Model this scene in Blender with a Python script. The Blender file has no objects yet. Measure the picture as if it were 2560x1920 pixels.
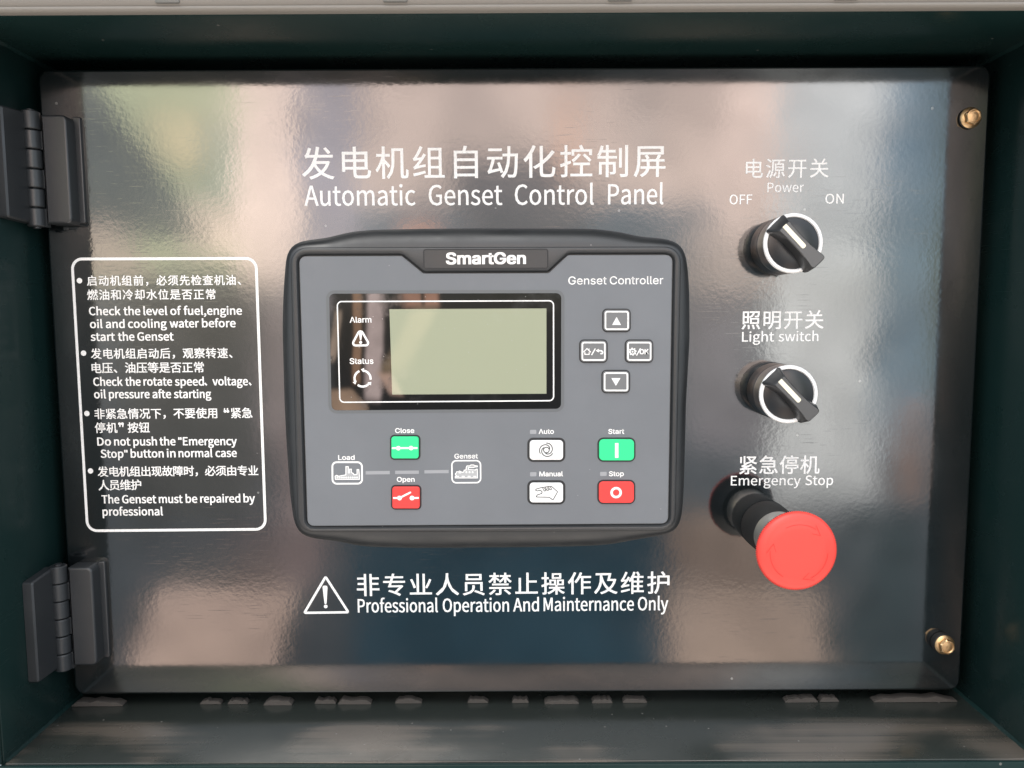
import bpy, bmesh, math, os, random
from mathutils import Vector, Matrix
random.seed(7)
SC = bpy.context.scene
COL = SC.collection
MM = 0.001

# ------------------------------------------------------------------ camera
FPX = 1930.0                      # focal length in pixels of the 2560 px wide frame
TH, RO = math.radians(5.33), math.radians(0.28)
CAM = Vector((0, -0.400, 0))
fw = Vector((0, math.cos(TH), -math.sin(TH)))
r0 = Vector((1, 0, 0)); u0 = r0.cross(fw)
RT = math.cos(RO)*r0 - math.sin(RO)*u0
UP = math.cos(RO)*u0 + math.sin(RO)*r0
cd = bpy.data.cameras.new('camera'); cam = bpy.data.objects.new('camera', cd); COL.objects.link(cam)
cd.sensor_width = 36.0; cd.lens = FPX/2560*36.0; cd.clip_start = 0.01; cd.clip_end = 100
cam.matrix_world = Matrix(((RT.x, UP.x, -fw.x, CAM.x), (RT.y, UP.y, -fw.y, CAM.y), (RT.z, UP.z, -fw.z, CAM.z), (0, 0, 0, 1)))
SC.camera = cam

# ------------------------------------------------------------------ world: sky plus the yard the panel faces
vs = SC.view_settings
vs.view_transform = 'Standard'; vs.look = 'None'; vs.exposure = 0.0; vs.gamma = 1.0; vs.use_curve_mapping = False
SUN_EL, SUN_AZ = math.radians(52), math.radians(205)
W = bpy.data.worlds.new("World"); SC.world = W; W.use_nodes = True
nt = W.node_tree; nt.nodes.clear()

class G:
    """tiny node-expression helper"""
    def __init__(s, tree): s.t = tree
    def n(s, typ, **kw):
        x = s.t.nodes.new(typ)
        for k, v in kw.items(): setattr(x, k, v)
        return x
    def put(s, sock, v):
        if isinstance(v, bpy.types.NodeSocket): s.t.links.new(v, sock)
        elif v is not None: sock.default_value = v
    def m(s, op, a, b=None, c=None, clamp=False):
        x = s.n('ShaderNodeMath', operation=op, use_clamp=clamp)
        for i, v in enumerate((a, b, c)): s.put(x.inputs[i], v)
        return x.outputs[0]
    def ss(s, v, lo, hi, a=0.0, b=1.0, kind='SMOOTHSTEP'):
        x = s.n('ShaderNodeMapRange', interpolation_type=kind)
        for i, q in zip((0, 1, 2, 3, 4), (v, lo, hi, a, b)): s.put(x.inputs[i], q)
        return x.outputs[0]
    def mix(s, f, a, b, blend='MIX'):
        x = s.n('ShaderNodeMix', data_type='RGBA', blend_type=blend)
        s.put(x.inputs[0], f)
        for i, v in ((6, a), (7, b)):
            s.put(x.inputs[i], (*v, 1) if isinstance(v, tuple) and len(v) == 3 else v)
        return x.outputs[2]
    def noise(s, vec, scale, detail=2, rough=.5, dims='3D'):
        x = s.n('ShaderNodeTexNoise', noise_dimensions=dims)
        s.put(x.inputs['Vector'], vec); s.put(x.inputs['Scale'], scale); s.put(x.inputs['Detail'], detail); s.put(x.inputs['Roughness'], rough)
        return x.outputs[0]

def lin(r, g, b):
    return tuple((c/255/12.92 if c/255 <= .04045 else ((c/255+.055)/1.055)**2.4) for c in (r, g, b))

g = G(nt)
tc = g.n('ShaderNodeTexCoord')
sep = g.n('ShaderNodeSeparateXYZ'); nt.links.new(tc.outputs['Generated'], sep.inputs[0])
dx, dy, dz = sep.outputs
den = g.m('MAXIMUM', g.m('MULTIPLY', dy, -1.0), 0.06)
tx = g.m('DIVIDE', dx, den); tz = g.m('DIVIDE', dz, den)
cmb = g.n('ShaderNodeCombineXYZ'); g.put(cmb.inputs[0], tx); g.put(cmb.inputs[1], tz)
wn = g.n('ShaderNodeTexNoise'); g.put(wn.inputs['Vector'], cmb.outputs[0]); wn.inputs['Scale'].default_value = 9; wn.inputs['Detail'].default_value = 4
wsep = g.n('ShaderNodeSeparateColor'); nt.links.new(wn.outputs['Color'], wsep.inputs[0])
wu = g.m('ADD', tx, g.m('MULTIPLY', g.m('SUBTRACT', wsep.outputs[0], .5), .05))
wv = g.m('ADD', tz, g.m('MULTIPLY', g.m('SUBTRACT', wsep.outputs[1], .5), .05))
# every patch: bearing range, height range (tangents written as photo-width units), edge softness, colour, strength, lean
F0 = 0.145
def L(r, gg, b, k=1.0):
    return tuple(max(0.0, c - .016)/F0*k for c in lin(r, gg, b))
def hx(px): return (px - 1280)/FPX
def hz(py): return (780 - py)/FPX
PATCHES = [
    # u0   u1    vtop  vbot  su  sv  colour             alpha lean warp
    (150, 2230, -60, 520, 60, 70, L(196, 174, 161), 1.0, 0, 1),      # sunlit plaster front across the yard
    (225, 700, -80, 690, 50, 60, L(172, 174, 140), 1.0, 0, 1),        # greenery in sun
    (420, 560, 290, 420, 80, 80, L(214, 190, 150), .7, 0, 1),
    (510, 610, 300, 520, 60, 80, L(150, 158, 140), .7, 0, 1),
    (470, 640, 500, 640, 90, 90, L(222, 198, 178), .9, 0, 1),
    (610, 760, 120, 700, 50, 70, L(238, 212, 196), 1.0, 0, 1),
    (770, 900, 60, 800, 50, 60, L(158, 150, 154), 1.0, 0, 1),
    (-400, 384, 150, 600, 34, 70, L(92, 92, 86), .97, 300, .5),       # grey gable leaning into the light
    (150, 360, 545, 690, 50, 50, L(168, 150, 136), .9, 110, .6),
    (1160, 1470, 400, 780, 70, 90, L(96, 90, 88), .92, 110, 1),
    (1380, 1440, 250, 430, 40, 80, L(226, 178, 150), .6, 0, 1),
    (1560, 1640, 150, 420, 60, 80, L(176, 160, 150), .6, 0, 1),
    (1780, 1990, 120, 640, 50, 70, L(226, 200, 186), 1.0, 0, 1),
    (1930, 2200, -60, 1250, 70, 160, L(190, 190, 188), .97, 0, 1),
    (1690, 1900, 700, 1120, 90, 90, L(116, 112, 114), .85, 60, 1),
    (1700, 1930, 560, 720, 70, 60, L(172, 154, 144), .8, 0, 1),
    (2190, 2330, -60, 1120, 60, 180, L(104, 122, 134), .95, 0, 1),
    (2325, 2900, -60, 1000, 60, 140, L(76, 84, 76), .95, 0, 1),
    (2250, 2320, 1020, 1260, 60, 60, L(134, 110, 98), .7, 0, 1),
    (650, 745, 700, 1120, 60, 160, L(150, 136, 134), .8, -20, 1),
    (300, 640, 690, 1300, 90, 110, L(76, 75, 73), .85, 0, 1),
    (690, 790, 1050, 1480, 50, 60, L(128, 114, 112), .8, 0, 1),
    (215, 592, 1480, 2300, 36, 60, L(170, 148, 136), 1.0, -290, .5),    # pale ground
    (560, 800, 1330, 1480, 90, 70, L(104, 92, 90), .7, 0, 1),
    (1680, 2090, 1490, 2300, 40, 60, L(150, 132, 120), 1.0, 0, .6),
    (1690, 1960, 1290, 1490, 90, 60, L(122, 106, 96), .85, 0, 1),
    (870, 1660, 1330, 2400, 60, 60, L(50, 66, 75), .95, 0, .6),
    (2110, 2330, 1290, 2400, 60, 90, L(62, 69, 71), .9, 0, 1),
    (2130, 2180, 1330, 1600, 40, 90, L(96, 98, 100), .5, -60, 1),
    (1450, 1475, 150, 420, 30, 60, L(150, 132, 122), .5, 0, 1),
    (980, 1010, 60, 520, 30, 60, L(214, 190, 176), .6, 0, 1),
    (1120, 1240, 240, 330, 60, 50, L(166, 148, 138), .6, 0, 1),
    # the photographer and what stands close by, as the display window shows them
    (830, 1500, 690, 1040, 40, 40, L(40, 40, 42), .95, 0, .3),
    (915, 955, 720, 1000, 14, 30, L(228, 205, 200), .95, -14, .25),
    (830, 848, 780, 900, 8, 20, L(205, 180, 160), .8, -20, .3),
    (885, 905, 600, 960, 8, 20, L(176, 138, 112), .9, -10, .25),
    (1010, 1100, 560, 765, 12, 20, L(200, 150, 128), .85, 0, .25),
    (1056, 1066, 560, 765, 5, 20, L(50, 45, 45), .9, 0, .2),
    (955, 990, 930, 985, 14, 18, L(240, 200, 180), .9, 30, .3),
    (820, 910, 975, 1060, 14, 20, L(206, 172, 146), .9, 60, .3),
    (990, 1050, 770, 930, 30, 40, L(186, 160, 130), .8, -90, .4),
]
K = 1.0
base = g.mix(g.ss(tz, -.55, .45), (.24, .27, .30), (1.0, 1.1, 1.2))
colr = base
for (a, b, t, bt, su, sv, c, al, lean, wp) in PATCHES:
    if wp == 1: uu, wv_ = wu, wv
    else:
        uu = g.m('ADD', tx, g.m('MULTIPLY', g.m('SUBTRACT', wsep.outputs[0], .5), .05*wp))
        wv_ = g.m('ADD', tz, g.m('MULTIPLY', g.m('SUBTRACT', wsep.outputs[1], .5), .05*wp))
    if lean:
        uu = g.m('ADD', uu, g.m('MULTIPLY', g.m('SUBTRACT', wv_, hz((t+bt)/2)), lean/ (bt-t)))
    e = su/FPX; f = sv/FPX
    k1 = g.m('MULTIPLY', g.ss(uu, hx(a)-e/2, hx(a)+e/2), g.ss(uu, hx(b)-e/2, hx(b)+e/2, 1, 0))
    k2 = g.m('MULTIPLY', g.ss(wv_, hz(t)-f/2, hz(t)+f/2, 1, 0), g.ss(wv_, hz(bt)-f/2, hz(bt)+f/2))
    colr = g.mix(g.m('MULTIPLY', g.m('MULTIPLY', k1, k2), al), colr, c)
# mottling, so nothing out there is an even tone
colr = g.mix(1.0, colr, g.ss(g.noise(cmb.outputs[0], 5, 6, .6), .25, .75, .70, 1.27), 'MULTIPLY')
colr = g.mix(1.0, colr, g.ss(g.noise(cmb.outputs[0], 24, 4, .6), .25, .75, .80, 1.20), 'MULTIPLY')
front = g.ss(dy, -.25, -.02, 1, 0)
skyhi = g.ss(tz, .55, 1.0)
colr = g.mix(g.m('MULTIPLY', front, g.m('SUBTRACT', 1.0, skyhi)), (0.9, 1.0, 1.1), colr)
zen = g.ss(dz, .35, .75)
colr = g.mix(zen, colr, (1.9, 1.95, 2.0))
gnd = g.ss(dz, -.75, -.45, 1, 0)
colr = g.mix(gnd, colr, (1.9, 1.72, 1.55))
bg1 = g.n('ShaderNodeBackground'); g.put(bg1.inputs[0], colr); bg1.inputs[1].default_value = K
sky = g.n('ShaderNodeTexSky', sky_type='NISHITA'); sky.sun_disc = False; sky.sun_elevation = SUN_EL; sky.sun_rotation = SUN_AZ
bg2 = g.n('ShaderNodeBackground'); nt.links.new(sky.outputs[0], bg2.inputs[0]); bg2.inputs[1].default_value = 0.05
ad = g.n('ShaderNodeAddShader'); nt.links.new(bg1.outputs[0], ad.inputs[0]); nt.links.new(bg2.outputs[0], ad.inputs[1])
wo = g.n('ShaderNodeOutputWorld'); nt.links.new(ad.outputs[0], wo.inputs[0])

sl = bpy.data.lights.new('sun', 'SUN'); sl.energy = 0.9; sl.angle = math.radians(25); sl.color = (1, .95, .88)
so = bpy.data.objects.new('sun', sl); COL.objects.link(so)
sd = Vector((-math.cos(SUN_EL)*.42, -math.cos(SUN_EL)*.9, math.sin(SUN_EL)))
so.rotation_euler = sd.to_track_quat('Z', 'Y').to_euler(); so.location = (0, -2, 2)

# ------------------------------------------------------------------ materials
def mat(name, col, rough=.5, metal=0.0, ior=1.5, coat=0.0, coat_rough=.05, bump=None, fn=None, spec=None):
    m = bpy.data.materials.new(name); m.use_nodes = True
    t = m.node_tree; b = t.nodes['Principled BSDF']; q = G(t)
    b.inputs['Base Color'].default_value = (*col, 1); b.inputs['Roughness'].default_value = rough
    b.inputs['Metallic'].default_value = metal; b.inputs['IOR'].default_value = ior
    b.inputs['Coat Weight'].default_value = coat; b.inputs['Coat Roughness'].default_value = coat_rough
    if spec is not None: b.inputs['Specular IOR Level'].default_value = spec
    geo = q.n('ShaderNodeNewGeometry').outputs['Position']
    if bump:
        sc, dist = bump
        bp = q.n('ShaderNodeBump'); bp.inputs['Strength'].default_value = 1; bp.inputs['Distance'].default_value = dist
        q.put(bp.inputs['Height'], q.noise(geo, sc, 3)); t.links.new(bp.outputs[0], b.inputs['Normal'])
    if fn: fn(q, b, geo)
    return m

def stretch(q, geo, sx, sy, sz):
    mp = q.n('ShaderNodeMapping'); q.put(mp.inputs[0], geo); mp.inputs['Scale'].default_value = (sx, sy, sz)
    return mp.outputs[0]

def specks(q, geo, scale, thr, keep):
    v = q.n('ShaderNodeTexVoronoi'); q.put(v.inputs['Vector'], geo); v.inputs['Scale'].default_value = scale
    dot = q.m('LESS_THAN', v.outputs['Distance'], thr)
    sp = q.n('ShaderNodeSeparateColor'); q.put(sp.inputs[0], v.outputs['Color'])
    return q.m('MULTIPLY', dot, q.m('GREATER_THAN', sp.outputs[0], 1-keep)), v.outputs['Distance'], sp.outputs[1]

def gloss_paint(dust_scale, keep, peel, dustcol=(.25, .25, .24), haze=.0, streak=0):
    def fn(q, b, geo):
        sp, _, _ = specks(q, geo, dust_scale, .09, keep)
        base = tuple(b.inputs['Base Color'].default_value)[:3]
        dirt = q.ss(q.noise(geo, 14, 6, .65), .48, .8, 0, haze)
        c = q.mix(dirt, base, (.09, .09, .088))
        if streak:                                             # pale bands painted in for blurred reflections along the ledge
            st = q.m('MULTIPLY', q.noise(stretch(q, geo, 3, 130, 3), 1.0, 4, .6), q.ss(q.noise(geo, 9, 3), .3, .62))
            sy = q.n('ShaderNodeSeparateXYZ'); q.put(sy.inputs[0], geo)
            st = q.m('MULTIPLY', st, q.ss(sy.outputs[1], -.003, -.022))   # bands fade out near the door: shade there put into the colour
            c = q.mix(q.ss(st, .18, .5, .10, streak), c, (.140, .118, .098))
        q.put(b.inputs['Base Color'], q.mix(q.m('MULTIPLY', sp, .8), c, dustcol))
        scr = q.noise(stretch(q, geo, 55, 55, 2300), 1.0, 2)
        scr = q.m('MULTIPLY', q.ss(scr, .64, .74), q.ss(q.noise(geo, 12, 2), .45, .6))
        r = q.ss(q.noise(geo, 22, 5, .6), .3, .7, b.inputs['Roughness'].default_value*.8, b.inputs['Roughness'].default_value*1.3)
        q.put(b.inputs['Roughness'], q.m('ADD', r, q.m('MULTIPLY', scr, .10)))
        h = q.m('ADD', q.noise(geo, 430, 3), q.m('MULTIPLY', q.noise(geo, 60, 2), 1.4))
        h = q.m('MULTIPLY', h, q.ss(q.noise(geo, 13, 3), .3, .7, .45, 1.35))
        h = q.m('ADD', h, q.m('MULTIPLY', sp, 3.0))
        h = q.m('SUBTRACT', h, q.m('MULTIPLY', scr, .35))
        bp = q.n('ShaderNodeBump'); bp.inputs['Strength'].default_value = 1; bp.inputs['Distance'].default_value = peel
        q.put(bp.inputs['Height'], h); q.t.links.new(bp.outputs[0], b.inputs['Normal'])
    return fn

M = {}
M['door'] = mat('black_gloss_enamel', (.006, .008, .009), .085, ior=2.25, fn=gloss_paint(127, .035, .000017, haze=.07))
M['cabinet'] = mat('dark_green_black_enamel', (.009, .025, .024), .26, ior=1.5, spec=.26, fn=gloss_paint(130, .10, .000035, (.16, .16, .15), haze=.08))
M['dusty_sheen'] = mat('dusty_enamel_painted_sheen', (.014, .022, .021), .24, ior=1.9, fn=gloss_paint(190, .12, .000035, (.2, .19, .175), haze=.0, streak=.75))  # reflection bands and door-side shade painted into the colour, with dust specks
M['seal'] = mat('grey_rubber_trim', (.215, .198, .176), .6, bump=(700, .00012))
M['clip'] = mat('steel_trim_clip', (.17, .17, .16), .5, metal=.3, bump=(500, .0001))
M['foam'] = mat('tan_foam', (.065, .058, .052), .85, bump=(900, .0004))
def worn(q, b, geo):
    c = tuple(b.inputs['Base Color'].default_value)[:3]
    w = q.m('MULTIPLY', q.ss(q.noise(geo, 700, 4, .7), .42, .7), q.ss(q.noise(geo, 25, 3), .4, .62))
    q.put(b.inputs['Base Color'], q.mix(q.m('MULTIPLY', w, .45), c, (.45, .45, .44)))
M['ink'] = mat('white_print', (.92, .92, .91), .4, fn=worn)
M['ink_warm'] = mat('white_nameplate_print', (.86, .84, .82), .4)
def grained(q, b, geo):
    c = tuple(b.inputs['Base Color'].default_value)[:3]
    sp, _, _ = specks(q, geo, 330, .10, .02)
    q.put(b.inputs['Base Color'], q.mix(q.m('MULTIPLY', sp, .5), q.mix(q.ss(q.noise(geo, 20, 5, .6), .35, .7, 0, .35), c, tuple(x*1.22 for x in c)), (.4, .4, .4)))
    r0_ = b.inputs['Roughness'].default_value
    q.put(b.inputs['Roughness'], q.ss(q.noise(geo, 35, 5, .65), .3, .7, r0_*.85, r0_*1.2))
M['housing'] = mat('black_moulded_plastic', (.017, .019, .021), .42, ior=1.7, bump=(2600, .00003), fn=grained)
M['face'] = mat('grey_overlay_film', (.158, .170, .186), .5, bump=(3200, .00002), fn=grained)
M['bevel'] = mat('grey_overlay_bevel', (.13, .14, .148), .45)
def smudged(q, b, geo):
    sp, _, _ = specks(q, geo, 420, .10, .10)
    sm = q.ss(q.noise(geo, 38, 6, .7), .52, .72)
    key = 'Coat Roughness' if b.inputs['Coat Weight'].default_value > 0 else 'Roughness'
    r0_ = b.inputs[key].default_value
    q.put(b.inputs[key], q.m('ADD', r0_, q.m('MULTIPLY', sm, .10)))
    c = tuple(b.inputs['Base Color'].default_value)[:3]
    c = q.mix(q.m('MULTIPLY', sm, .05), c, (.5, .5, .48))
    q.put(b.inputs['Base Color'], q.mix(q.m('MULTIPLY', sp, .55), c, (.4, .4, .38)))
M['glass'] = mat('black_window_glass', (.006, .007, .008), .025, ior=1.75, fn=smudged)
M['lcd'] = mat('lcd_panel', (.325, .352, .245), .5, coat=1.0, coat_rough=.03, fn=smudged)
M['gap'] = mat('dark_button_gap', (.02, .021, .023), .5)
M['key'] = mat('grey_silicone_key', (.17, .175, .18), .5)
M['white'] = mat('white_key', (.88, .88, .88), .45)
M['green'] = mat('green_key', (.03, .72, .28), .45)
M['red'] = mat('red_key', (.86, .055, .05), .45)
M['led'] = mat('unlit_indicator', (.33, .34, .36), .4)
M['icon'] = mat('grey_icon_print', (.06, .065, .065), .5)
M['icon_fill'] = mat('pale_grey_icon_print', (.42, .43, .44), .5)
M['hinge'] = mat('black_zinc_hinge', (.024, .027, .030), .40, ior=1.65, bump=(1800, .00004), fn=grained)
M['black'] = mat('black_switch_plastic', (.012, .013, .015), .28, ior=1.6)
M['ring'] = mat('satin_silver', (.95, .95, .95), .35)
M['bezel'] = mat('satin_dark_chrome', (.42, .41, .40), .30, metal=1.0, bump=(900, .00003))
M['lever'] = mat('satin_black_lever', (.020, .021, .023), .40, ior=2.0, bump=(1500, .00002))
M['stripe'] = mat('cream_insert', (.88, .83, .66), .4)
M['steel'] = mat('brushed_steel_neck', (.46, .45, .42), .30, metal=.75, bump=(900, .00004))
M['cap'] = mat('red_mushroom_plastic', (.88, .068, .052), .42, bump=(1500, .00002))
M['engrave'] = mat('engraved_red_line', (.50, .028, .022), .6)
M['brass'] = mat('yellow_zinc_plating', (.70, .48, .26), .40, metal=1.0, bump=(500, .00012))
M['rubber'] = mat('black_rubber_washer', (.012, .012, .012), .6)

# ------------------------------------------------------------------ helpers
def P(u, v, d=0.0):
    """a point at stand-off d (m) in front of the door plane"""
    ray = fw + RT*((u-1280)/FPX) + UP*((960-v)/FPX)
    t = (0.4 - d)/ray.y
    q = CAM + ray*t
    return Vector((q.x, q.z))

def empty(name, loc, label, cat, group=None):
    o = bpy.data.objects.new(name, None); o.empty_display_size = .01; COL.objects.link(o)
    o.location = loc; o['label'] = label; o['category'] = cat
    if group: o['group'] = group
    return o

def wloc(o):
    v = Vector((0, 0, 0))
    while o: v = v + o.location; o = o.parent
    return v

def obj(name, bm, m, parent=None, label=None, smooth=35):
    me = bpy.data.meshes.new(name)
    bmesh.ops.remove_doubles(bm, verts=bm.verts, dist=1e-7)
    bmesh.ops.recalc_face_normals(bm, faces=bm.faces)
    off = wloc(parent) if parent else Vector((0, 0, 0))
    bmesh.ops.translate(bm, vec=-off, verts=bm.verts)
    bm.to_mesh(me); bm.free()
    me.materials.append(m)
    if smooth:
        me.polygons.foreach_set('use_smooth', [True]*len(me.polygons))
        me.set_sharp_from_angle(angle=math.radians(smooth))
        at_ = me.attributes.get('sharp_edge') or me.attributes.new('sharp_edge', 'BOOLEAN', 'EDGE')
        for p in me.polygons:                                  # flat caps stay truly flat
            if p.loop_total > 8:
                p.use_smooth = False
                for li in p.loop_indices: at_.data[me.loops[li].edge_index].value = True
    o = bpy.data.objects.new(name, me); COL.objects.link(o)
    if parent: o.parent = parent
    if label: o['label'] = label
    return o

def loft(bm, loops, cap0=False, cap1=True):
    """loops: lists of (x, z, standoff)"""
    vv = [[bm.verts.new((p[0], -p[2], p[1])) for p in lp] for lp in loops]
    n = len(vv[0])
    for a, b in zip(vv, vv[1:]):
        for i in range(n):
            bm.faces.new((a[i], a[(i+1) % n], b[(i+1) % n], b[i]))
    if cap0: bm.faces.new(vv[0][::-1])
    if cap1: bm.faces.new(vv[-1])
    return bm

def at(lp, d): return [(p[0], p[1], d) for p in lp]

def fillet(pts, r, n=6):
    """round the corners of a polygon; r a number or one per corner"""
    out = []; k = len(pts)
    for i in range(k):
        p0, p, p1 = Vector(pts[i-1]), Vector(pts[i]), Vector(pts[(i+1) % k])
        rr = r[i] if isinstance(r, (list, tuple)) else r
        a = (p0-p).normalized(); b = (p1-p).normalized()
        ang = math.acos(max(-1, min(1, a.dot(b))))
        if rr <= 0 or ang > math.pi-.02: out.append((p.x, p.y)); continue
        d = min(rr/math.tan(ang/2), .49*(p0-p).length, .49*(p1-p).length); rr = d*math.tan(ang/2)
        c = p + (a+b).normalized()*(rr/math.sin(ang/2))
        s = p + a*d - c; e = p + b*d - c
        a0 = math.atan2(s.y, s.x); a1 = math.atan2(e.y, e.x); da = (a1-a0+math.pi) % (2*math.pi) - math.pi
        for j in range(n+1):
            t = a0 + da*j/n; out.append((c.x+rr*math.cos(t), c.y+rr*math.sin(t)))
    return out

def area(lp): return sum(lp[i-1][0]*lp[i][1]-lp[i][0]*lp[i-1][1] for i in range(len(lp)))/2

def offset(lp, d):
    """grow (d>0) or shrink a closed outline, vertex by vertex with mitres"""
    s = 1 if area(lp) > 0 else -1
    out = []; n = len(lp)
    for i in range(n):
        p0, p, p1 = Vector(lp[i-1]), Vector(lp[i]), Vector(lp[(i+1) % n])
        e0 = (p-p0); e1 = (p1-p)
        if e0.length < 1e-9: e0 = e1
        if e1.length < 1e-9: e1 = e0
        e0.normalize(); e1.normalize()
        n0 = Vector((e0.y, -e0.x))*s; n1 = Vector((e1.y, -e1.x))*s
        m = n0+n1; L2 = max(.3, m.length/2); m.normalize()
        q = p + m*(d/L2); out.append((q.x, q.y))
    return out

def polar(lp, c, N=360):
    """resample a star-shaped outline by bearing from c"""
    out = []
    for k in range(N):
        t = 2*math.pi*k/N; d = Vector((math.cos(t), math.sin(t))); best = None
        for i in range(len(lp)):
            a = Vector(lp[i-1])-c; b = Vector(lp[i])-c; e = b-a
            den_ = d.x*e.y-d.y*e.x
            if abs(den_) < 1e-14: continue
            s = (a.x*e.y-a.y*e.x)/den_; u = (a.x*d.y-a.y*d.x)/den_
            if s > 0 and -1e-9 <= u <= 1+1e-9 and (best is None or s > best): best = s
        q = c + d*best; out.append((q.x, q.y))
    return out

def quadpx(pts, d, r=0, n=6):
    return fillet([tuple(P(u, v, d)) for u, v in pts], r, n)

def rectpx(u0_, v0_, u1_, v1_, d, r=0, n=5):
    return quadpx([(u0_, v0_), (u1_, v0_), (u1_, v1_), (u0_, v1_)], d, r, n)

def slab(bm, lp, d0, d1, bev=0.0, nb=2):
    """a plate with outline lp between stand-offs d0 and d1, front edge rounded by bev"""
    loops = [at(lp, d0)]
    if bev:
        for k in range(nb+1):
            t = math.pi/2*k/nb
            loops.append(at(offset(lp, -bev*(1-math.cos(t))), d1-bev*(1-math.sin(t))))
    else: loops.append(at(lp, d1))
    return loft(bm, loops, cap0=True)

def sheet(bm, lp, d):
    bm.faces.new([bm.verts.new((p[0], -d, p[1])) for p in lp]); return bm

def outline(bm, lp, w, d):
    """flat ring of line width w round the closed outline lp"""
    a = offset(lp, w/2); b = offset(lp, -w/2)
    A = [bm.verts.new((p[0], -d, p[1])) for p in a]; B = [bm.verts.new((p[0], -d, p[1])) for p in b]
    n = len(A)
    for i in range(n): bm.faces.new((A[i], A[(i+1) % n], B[(i+1) % n], B[i]))
    return bm

STEP = [0]
def lift():
    STEP[0] = (STEP[0]+1) % 12
    return STEP[0]*.004*MM

def line(bm, pts, w, d, closed=False):
    """mitred flat stroke through the points"""
    d += lift()
    if closed: return outline(bm, pts, w, d)
    L_, R_ = [], []
    n = len(pts)
    for i in range(n):
        p = Vector(pts[i])
        e0 = (p-Vector(pts[i-1])).normalized() if i else None
        e1 = (Vector(pts[i+1])-p).normalized() if i < n-1 else None
        e0 = e0 or e1; e1 = e1 or e0
        nn = Vector((-e0.y-e1.y, e0.x+e1.x)); k = max(.45, nn.length/2); nn.normalize()
        L_.append(p+nn*(w/2/k)); R_.append(p-nn*(w/2/k))
    A = [bm.verts.new((p.x, -d, p.y)) for p in L_]; B = [bm.verts.new((p.x, -d, p.y)) for p in R_]
    for i in range(n-1): bm.faces.new((A[i], A[i+1], B[i+1], B[i]))
    return bm

def disc(bm, c, r, d, n=20):
    d += lift()
    return sheet(bm, [(c[0]+r*math.cos(2*math.pi*k/n), c[1]+r*math.sin(2*math.pi*k/n)) for k in range(n)], d)

def lathe(bm, c, prof, n=72, cap0=True, cap1=True):
    """prof: (radius, stand-off) pairs round an axis square to the door"""
    loops = [[(c[0]+r*math.cos(2*math.pi*k/n), c[1]+r*math.sin(2*math.pi*k/n), h) for k in range(n)] for r, h in prof]
    return loft(bm, loops, cap0=cap0, cap1=cap1)

def box(bm, x0, x1, y0, y1, z0, z1, bev=0.0, seg=2):
    r = bmesh.ops.create_cube(bm, size=1)
    for v in r['verts']:
        v.co = Vector(((x0+x1)/2+v.co.x*(x1-x0), (y0+y1)/2+v.co.y*(y1-y0), (z0+z1)/2+v.co.z*(z1-z0)))
    if bev:
        es = {e for v in r['verts'] for e in v.link_edges}
        bmesh.ops.bevel(bm, geom=list(es), offset=bev, segments=seg, affect='EDGES', profile=.5)
    return bm

# ---- lettering, from the type that ships with Blender
FONTDIR = bpy.utils.system_resource('DATAFILES', path='fonts')
def font(fn):
    try: return bpy.data.fonts.load(os.path.join(FONTDIR, fn))
    except Exception: return None
SANS = font('Noto Sans CJK Regular.woff2'); INTER = font('Inter.woff2')
def glyphs(s, fnt, bold, spacing):
    c = bpy.data.curves.new('type', 'FONT'); c.body = s; c.size = 1.0; c.resolution_u = 3
    if fnt: c.font = fnt
    c.offset = bold; c.space_character = spacing
    o = bpy.data.objects.new('type', c); COL.objects.link(o)
    dg = bpy.context.evaluated_depsgraph_get(); dg.update()
    me = bpy.data.meshes.new_from_object(o.evaluated_get(dg))
    v = [(p.co.x, p.co.y) for p in me.vertices]; f = [tuple(p.vertices) for p in me.polygons]
    bpy.data.objects.remove(o); bpy.data.curves.remove(c); bpy.data.meshes.remove(me)
    return v, f

def text(bm, s, a, b, h, d, fnt='sans', bold=0.0, cjk=False, ref=None, over=0.0):
    """set s so that its ink runs from pixel a to pixel b along the bottom of its letters; h = ink height in pixels of ref letters"""
    d += lift()
    fnt = SANS if fnt == 'sans' else INTER
    if fnt is SANS or bold > .02: bold, over = 0.0, over or bold*1.3        # this face breaks up when its outlines are grown
    pa, pb = P(*a, d), P(*b, d)
    ax = (pb-pa); width = ax.length; ax.normalize(); ay = Vector((-ax.y, ax.x))
    ph = (P(a[0], a[1]-h, d)-pa).length
    if cjk:
        v, f = glyphs(s, fnt, bold, 1.0)
        y0, y1 = min(p[1] for p in v), max(p[1] for p in v); sc = ph/(y1-y0)
        w1 = (max(p[0] for p in v)-min(p[0] for p in v))*sc
        v2, _ = glyphs(s, fnt, bold, 1.3)
        w2 = (max(p[0] for p in v2)-min(p[0] for p in v2))*sc
        spc = 1+.3*(width-w1)/(w2-w1) if len(s) > 1 and abs(w2-w1) > 1e-9 else 1
        v, f = glyphs(s, fnt, bold, max(.6, spc))
    else:
        rv, _ = glyphs(ref or 'H', fnt, bold, 1.0)
        y0 = min(p[1] for p in rv); sc = ph/(max(p[1] for p in rv)-y0)
        v, f = glyphs(s, fnt, bold, 1.0); 
    x0, x1 = min(p[0] for p in v), max(p[0] for p in v)
    sx = width/(x1-x0)
    w = over*sc
    shifts = [(0, 0)] if not over else [(-w, -w*.6), (w, -w*.6), (-w, w*.6), (w, w*.6)]
    for k, (ox, oy) in enumerate(shifts):                       # heavier strokes: the ink laid down a few times, slightly shifted
        vv = []
        for x, y in v:
            q = pa + ax*(ox+(x-x0)*sx*(width-2*w)/width+w) + ay*((y-y0)*sc+oy)
            vv.append(bm.verts.new((q.x, -d-k*.003*MM, q.y)))
        for p in f:
            try: bm.faces.new([vv[i] for i in p])
            except ValueError: pass

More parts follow.
